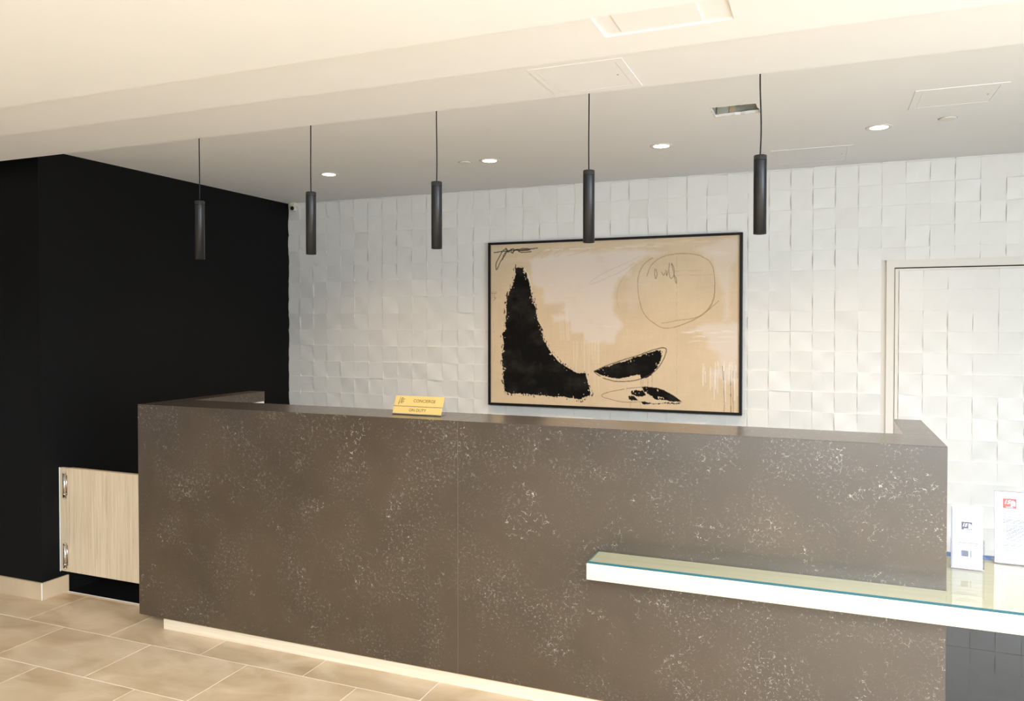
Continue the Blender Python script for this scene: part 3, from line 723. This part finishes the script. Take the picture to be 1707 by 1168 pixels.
A = {
'black':[(0.11,0.145),(0.139,0.15),(0.156,0.182),(0.169,0.226),(0.173,0.27),(0.185,0.335),(0.198,0.4),(0.208,0.477),(0.229,0.531),(0.232,0.596),(0.249,0.639),(0.275,0.693),(0.301,0.735),(0.335,0.766),(0.375,0.797),(0.411,0.796),(0.416,0.838),(0.423,0.87),(0.433,0.927),(0.408,0.94),(0.393,0.959),(0.364,0.953),(0.32,0.945),(0.283,0.946),(0.208,0.94),(0.147,0.937),(0.092,0.935),(0.065,0.925),(0.059,0.853),(0.057,0.775),(0.052,0.698),(0.059,0.62),(0.055,0.576),(0.069,0.521),(0.07,0.433),(0.073,0.344),(0.089,0.289),(0.104,0.235),(0.112,0.192)],
'boat':[(0.445,0.786),(0.479,0.764),(0.525,0.737),(0.577,0.717),(0.619,0.693),(0.659,0.668),(0.703,0.65),(0.717,0.662),(0.707,0.723),(0.687,0.775),(0.66,0.813),(0.633,0.825),(0.629,0.799),(0.591,0.81),(0.542,0.824),(0.507,0.818),(0.479,0.809)],
'boatline':[(0.445,0.786),(0.479,0.76),(0.549,0.72),(0.619,0.687),(0.686,0.647),(0.732,0.633),(0.728,0.682),(0.707,0.744),(0.673,0.794),(0.619,0.833),(0.549,0.844),(0.5,0.835),(0.465,0.81),(0.445,0.786)],
'low1':[(0.636,0.87),(0.687,0.87),(0.727,0.889),(0.76,0.916),(0.787,0.946),(0.741,0.949),(0.687,0.94),(0.667,0.915),(0.646,0.901)],
'low2':[(0.593,0.895),(0.639,0.889),(0.653,0.916),(0.64,0.93),(0.612,0.923),(0.595,0.914)],
'low3':[(0.585,0.925),(0.605,0.924),(0.622,0.949),(0.598,0.955),(0.585,0.945)],
'low4':[(0.636,0.959),(0.694,0.963),(0.787,0.953),(0.78,0.961),(0.64,0.97)],
'lowline':[(0.79,0.95),(0.754,0.911),(0.72,0.885),(0.68,0.87),(0.639,0.87),(0.585,0.881),(0.508,0.903),(0.465,0.931),(0.522,0.955),(0.571,0.965),(0.633,0.959)],
'circ':[(0.655,0.22),(0.668,0.16),(0.705,0.111),(0.765,0.093),(0.831,0.097),(0.876,0.124),(0.898,0.159),(0.908,0.22),(0.91,0.309),(0.905,0.379),(0.877,0.438),(0.832,0.478),(0.766,0.519),(0.726,0.529),(0.693,0.509),(0.645,0.453),(0.625,0.364),(0.618,0.271),(0.621,0.21),(0.641,0.149),(0.676,0.114)],
'circ2':[(0.713,0.496),(0.786,0.478),(0.851,0.463),(0.896,0.409),(0.924,0.369)],
'circ3':[(0.91,0.269),(0.909,0.349),(0.883,0.429),(0.819,0.488),(0.76,0.521)],
'ov1':[(0.686,0.179),(0.684,0.211),(0.689,0.244),(0.694,0.212),(0.691,0.181)],
'ov2':[(0.712,0.197),(0.718,0.221),(0.723,0.203)],
'ov3':[(0.727,0.187),(0.729,0.229),(0.734,0.193)],
'ov4':[(0.742,0.148),(0.738,0.193),(0.744,0.244),(0.758,0.225),(0.76,0.184),(0.749,0.148)],
'ov5':[(0.749,0.153),(0.756,0.204),(0.766,0.273),(0.769,0.245),(0.758,0.214)],
'hl1':[(0.758,0.196),(0.818,0.194),(0.902,0.195)],
'hl2':[(0.772,0.22),(0.837,0.221),(0.905,0.221)],
'white1':[(0.177,0.101),(0.275,0.059),(0.407,0.064),(0.548,0.059),(0.658,0.07),(0.725,0.086),(0.645,0.11),(0.604,0.147),(0.59,0.208),(0.548,0.238),(0.528,0.31),(0.528,0.436),(0.563,0.499),(0.542,0.562),(0.528,0.614),(0.479,0.619),(0.407,0.615),(0.4,0.562),(0.349,0.562),(0.342,0.488),(0.271,0.488),(0.271,0.445),(0.32,0.434),(0.32,0.381),(0.237,0.374),(0.23,0.282),(0.185,0.27),(0.181,0.172)],
'white2':[(0.834,0.072),(0.882,0.05),(0.996,0.015),(0.998,0.105),(0.971,0.182),(0.965,0.32),(0.963,0.479),(0.944,0.478),(0.94,0.32),(0.908,0.22),(0.898,0.14)],
'white3':[(0.819,0.531),(0.871,0.5),(0.999,0.489),(0.999,0.685),(0.948,0.697),(0.89,0.638),(0.877,0.563)],
'white4':[(0.916,0.683),(0.997,0.675),(0.995,0.834),(0.973,0.845),(0.935,0.817),(0.884,0.789),(0.903,0.758),(0.929,0.737)],
'white5':[(0.59,0.208),(0.658,0.159),(0.686,0.243),(0.632,0.313),(0.618,0.416),(0.584,0.436),(0.569,0.332)],
'scr1':[(0.016,0.05),(0.077,0.041),(0.139,0.04),(0.207,0.032)],
'scr2':[(0.026,0.16),(0.023,0.121),(0.038,0.083),(0.054,0.04),(0.077,0.025),(0.069,0.063),(0.049,0.095),(0.03,0.155)],
'scr3':[(0.069,0.025),(0.081,0.058),(0.096,0.026),(0.092,0.064),(0.12,0.027),(0.127,0.055),(0.181,0.052)],
'scr4':[(0.108,0.038),(0.154,0.029),(0.184,0.04),(0.139,0.045),(0.108,0.038)],
'scr5':[(0.054,0.095),(0.061,0.057),(0.084,0.042),(0.108,0.026),(0.1,0.059)],
'pen1':[(0.184,0.096),(0.222,0.044),(0.275,0.031),(0.245,0.088),(0.215,0.097),(0.26,0.045),(0.334,0.034),(0.297,0.091),(0.268,0.078),(0.319,0.038),(0.378,0.036),(0.435,0.05),(0.378,0.073),(0.334,0.087)],
'pen2':[(0.628,0.102),(0.583,0.135),(0.507,0.179),(0.436,0.235),(0.421,0.271),(0.479,0.236),(0.548,0.197),(0.604,0.142)],
'pen3':[(0.618,0.147),(0.569,0.207),(0.542,0.279),(0.535,0.363),(0.549,0.415)],
'tick1':[(0.002,0.298),(0.028,0.299)],
'tick2':[(0.002,0.307),(0.028,0.308)],
'tick3':[(0.008,0.316),(0.009,0.338)],
'tick4':[(0.017,0.315),(0.019,0.339)],
'tick5':[(0.012,0.354),(0.022,0.339),(0.026,0.332),(0.014,0.332)],
'edge1':[(0.012,0.476),(0.016,0.566),(0.022,0.654),(0.012,0.743)],
'fine1':[(0.769,0.113),(0.769,0.417),(0.772,0.772),(0.769,0.976)],
'drip1':[(0.944,0.766),(0.945,0.995)],
'drip2':[(0.968,0.746),(0.969,0.998)],
'drip3':[(0.977,0.765),(0.977,0.997)],
'drip4':[(0.937,0.737),(0.942,0.816)],
'bd1':[(0.634,0.829),(0.634,0.881)],
'bd2':[(0.641,0.829),(0.641,0.885)],
'bd3':[(0.66,0.818),(0.66,0.87)],
'bd4':[(0.676,0.797),(0.676,0.87)],
'bd5':[(0.592,0.955),(0.592,0.998)],
'bd6':[(0.632,0.964),(0.632,1.0)],
'whitedge':[(0.139,0.138),(0.162,0.177),(0.177,0.237),(0.185,0.302),(0.204,0.412)],
}
def paint(nx=560, ny=366):
    rng = np.random.default_rng(4)
    asp = 1.535
    U, V_ = np.meshgrid((np.arange(nx)+.5)/nx, (np.arange(ny)+.5)/ny)
    def vnoise(fx, fy, seed):
        r = np.random.default_rng(seed); gx, gy = int(fx)+2, int(fy)+2; gd = r.random((gy, gx))
        x = U*(gx-1.001); y = V_*(gy-1.001); xi = x.astype(int); yi = y.astype(int); fx_ = x-xi; fy_ = y-yi
        fx_ = fx_*fx_*(3-2*fx_); fy_ = fy_*fy_*(3-2*fy_)
        return (gd[yi, xi]*(1-fx_)+gd[yi, xi+1]*fx_)*(1-fy_)+(gd[yi+1, xi]*(1-fx_)+gd[yi+1, xi+1]*fx_)*fy_
    def fbm(fx, fy, seed): return .5*vnoise(fx, fy, seed)+.3*vnoise(fx*2.3, fy*2.3, seed+1)+.2*vnoise(fx*5, fy*5, seed+2)
    def inside(poly, x, y):
        c = np.zeros(x.shape, bool); n = len(poly)
        for i in range(n):
            x1, y1 = poly[i]; x2, y2 = poly[(i+1) % n]
            if y1 == y2: continue
            c ^= ((y1 > y) != (y2 > y)) & (x < (x2-x1)*(y-y1)/(y2-y1)+x1)
        return c
    def dist(poly, x, y, closed=False):
        d = np.full(x.shape, 9.); n = len(poly)
        for i in range(n if closed else n-1):
            ax, ay = poly[i]; bx, by = poly[(i+1) % n]; ax *= asp; bx *= asp
            dx, dy = bx-ax, by-ay; l = dx*dx+dy*dy+1e-9
            t = np.clip(((x*asp-ax)*dx+(y-ay)*dy)/l, 0, 1); d = np.minimum(d, np.hypot(x*asp-ax-t*dx, y-ay-t*dy))
        return d
    def smooth(poly, k=3, closed=False):
        p = np.array(poly)
        for _ in range(k):
            q = np.roll(p, -1, 0) if closed else p[1:]; b = p if closed else p[:-1]
            r = np.empty((len(b)*2, 2)); r[0::2] = b*.75+q*.25; r[1::2] = b*.25+q*.75
            p = r if closed else np.vstack([p[:1], r, p[-1:]])
        return [tuple(v) for v in p]
    img = np.empty((ny, nx, 3)); tan = np.array((.69, .545, .375)); img[:] = tan
    f = fbm(9, 6, 1)[..., None]; img *= .93+.14*f
    img *= (1+.035*(vnoise(240, 20, 9)-.5)+.035*(vnoise(30, 200, 10)-.5))[..., None]
    def blend(mask, col):
        img[:] = img*(1-mask[..., None])+np.array(col)*mask[..., None]
    jx = (fbm(40, 26, 20)-.5)*.022; jy = (fbm(40, 26, 23)-.5)*.03
    Ux, Vx = U+jx, V_+jy
    # chalky white fields, thin in places
    streak = vnoise(14, 110, 31)*.5+vnoise(70, 10, 32)*.5
    for nm, op in (('white1', .92), ('white2', .62), ('white3', .85), ('white4', .75), ('white5', .26)):
        d = dist(A[nm], Ux, Vx, True); ins = inside(A[nm], Ux, Vx)
        sd = np.where(ins, d, -d); m = np.clip((sd+.012)/.03, 0, 1)
        m *= np.clip(.45+1.3*(streak*.4+fbm(12, 9, 34)*.6), 0, 1)
        blend(np.clip(m*op, 0, 1), (.76, .655, .575))
    # horizontal whitish strokes, drips
    for (a, b, v, w, o) in ((.22, .72, .045, .010, .6), (.05, .3, .10, .02, .2), (.60, .98, .03, .012, .3), (.78, .99, .545, .008, .9), (.82, .99, .575, .006, .8), (.80, .98, .60, .005, .6), (.9, .99, .735, .012, .85), (.88, .97, .10, .02, .35), (.46, .57, .515, .006, .5)):
        m = np.clip(1-np.abs(V_-v-(vnoise(20, 3, 41)-.5)*.012)/w, 0, 1)*np.clip((U-a)/.03, 0, 1)*np.clip((b-U)/.03, 0, 1)*(vnoise(26, 120, 44) > .35)
        blend(m*o, (.83, .75, .68))
    r = random.Random(6)
    for k in range(22):
        u = r.uniform(.36, .49); v1 = r.uniform(.66, .92); m = np.clip(1-np.abs(U-u)/.0016, 0, 1)*(V_ > .60)*(V_ < v1); blend(m*r.uniform(.3, .75), (.85, .74, .62))
    for k in range(34):
        u = r.uniform(.86, .995); v0 = r.uniform(.70, .82); v1 = v0+r.uniform(.03, .13); m = np.clip(1-np.abs(U-u)/.0022, 0, 1)*(V_ > v0)*(V_ < v1); blend(m*.85, (.86, .79, .72))
    for k in range(12):
        u = r.uniform(.30, .34); blend(np.clip(1-np.abs(U-u-(V_-.5)*.04)/.0015, 0, 1)*(V_ > .40)*(V_ < .60)*.4, (.85, .75, .65))
    def stroke(nm, w, col, op=1, close=False, sm=2, gap=0):
        P_ = smooth(A[nm], sm, close) if sm else A[nm]
        d = dist(P_, U+jx*.15, V_+jy*.15, close); m = np.clip((w-d)/.0016+.5, 0, 1)
        if gap: m = m*(vnoise(90, 60, sum(map(ord, nm)) % 97) > gap)
        blend(m*op, col)
    for nm in ('circ', 'circ2', 'circ3'): stroke(nm, .0020, (.36, .24, .10), .75, sm=3)
    stroke('circ', .0030, (.45, .31, .15), .45, sm=3, gap=.5)
    for nm in ('pen1', 'pen2', 'pen3'): stroke(nm, .0009, (.28, .21, .15), .5, sm=2)
    for nm in ('ov1', 'ov2', 'ov3', 'ov4', 'ov5'): stroke(nm, .0016, (.10, .08, .06), .85, sm=1)
    for nm in ('hl1', 'hl2'): stroke(nm, .0006, (.25, .18, .11), .65, gap=.25)
    for nm in ('scr1', 'scr2', 'scr3', 'scr4', 'scr5'): stroke(nm, .0030, (.05, .04, .03), .9, sm=1)
    for nm in ('tick1', 'tick2', 'tick3', 'tick4', 'tick5'): stroke(nm, .0009, (.06, .05, .04), .9, sm=0)
    stroke('edge1', .0005, (.2, .15, .1), .6); stroke('fine1', .0006, (.35, .25, .15), .5, gap=.2)
    # black brushed shapes
    rag = (fbm(40, 40, 60)-.5)*.009+(vnoise(230, 150, 63)-.5)*.004
    tone = .004+.022*np.clip(fbm(16, 12, 70)-.47, 0, 1)*2+.02*np.clip(vnoise(140, 30, 71)-.75, 0, 1)
    for nm in ('black', 'boat', 'low1', 'low2', 'low3', 'low4'):
        ins = inside(A[nm], U+rag*.9, V_+rag*1.3); d = dist(A[nm], U, V_, True)
        m = ins.astype(float)
        chip = (vnoise(210, 120, 80)*.6+vnoise(60, 40, 84)*.4 > .76) & (d < .018)
        m[chip & ins] = 0
        if nm == 'black':
            fr = (d < .016) & (~ins) & (vnoise(260, 70, 81) > .74); m[fr] = .9
            hi = (vnoise(30, 40, 83) > .93) & (U > .06) & (U < .12) & (V_ > .55); m[hi] = .2
        img[:] = img*(1-m[..., None])+(tone[..., None]*np.array((1, .90, .78)))*m[..., None]
    stroke('whitedge', .004, (.80, .70, .58), .8, gap=.45)
    for nm, w in (('boatline', .0026), ('lowline', .0014)): stroke(nm, w, (.05, .04, .035), .9, sm=2, gap=.12)
    for nm in ('drip1', 'drip2', 'drip3', 'drip4'): stroke(nm, .0014, (.16, .09, .05), .8, sm=0, gap=.12)
    stroke('drip2', .0030, (.10, .06, .04), .5, sm=0, gap=.55)
    for nm in ('bd1', 'bd2', 'bd3', 'bd4', 'bd5', 'bd6'): stroke(nm, .0009, (.22, .13, .07), .8, sm=0)
    return np.clip(img, 0, 1)
def canvas():
    img = paint(); ny, nx, _ = img.shape
    x = np.linspace(ox0+fw_-.004, ox1-fw_+.003, nx); z = np.linspace(oz1-fw_+.005, oz0+fw_-.004, ny)
    X, Z = np.meshgrid(x, z); co = np.stack([X, np.full_like(X, YP+.014), Z], -1).reshape(-1, 3)
    i = np.arange(ny*nx).reshape(ny, nx)
    q = np.stack([i[:-1, :-1], i[1:, :-1], i[1:, 1:], i[:-1, 1:]], -1).reshape(-1, 4)
    me = bpy.data.meshes.new('canvas'); me.vertices.add(len(co)); me.vertices.foreach_set('co', co.ravel())
    me.loops.add(q.size); me.loops.foreach_set('vertex_index', q.ravel().astype(np.int32))
    me.polygons.add(len(q)); me.polygons.foreach_set('loop_start', np.arange(0, q.size, 4, dtype=np.int32)); me.polygons.foreach_set('loop_total', np.full(len(q), 4, np.int32))
    me.update(calc_edges=True)
    at = me.color_attributes.new('paint', 'FLOAT_COLOR', 'POINT'); c = np.ones((len(co), 4), np.float32); c[:, :3] = img.reshape(-1, 3); at.data.foreach_set('color', c.ravel())
    return me
mt, tr_, p_ = newmat('painted_canvas')
n_ = tr_.nodes.new('ShaderNodeAttribute'); n_.attribute_name = 'paint'; tr_.links.new(n_.outputs['Color'], p_.inputs['Base Color']); p_.inputs['Roughness'].default_value = .8; p_.inputs['Specular IOR Level'].default_value = .15
o = link('canvas', canvas(), mt, pa); o.matrix_parent_inverse = inv
pp('backing_board', MB().box(ox0+fw_-.002, ox1-fw_+.001, YP+.016, yb_-.002, oz0+fw_-.002, oz1-fw_+.003), M['darkcab'])
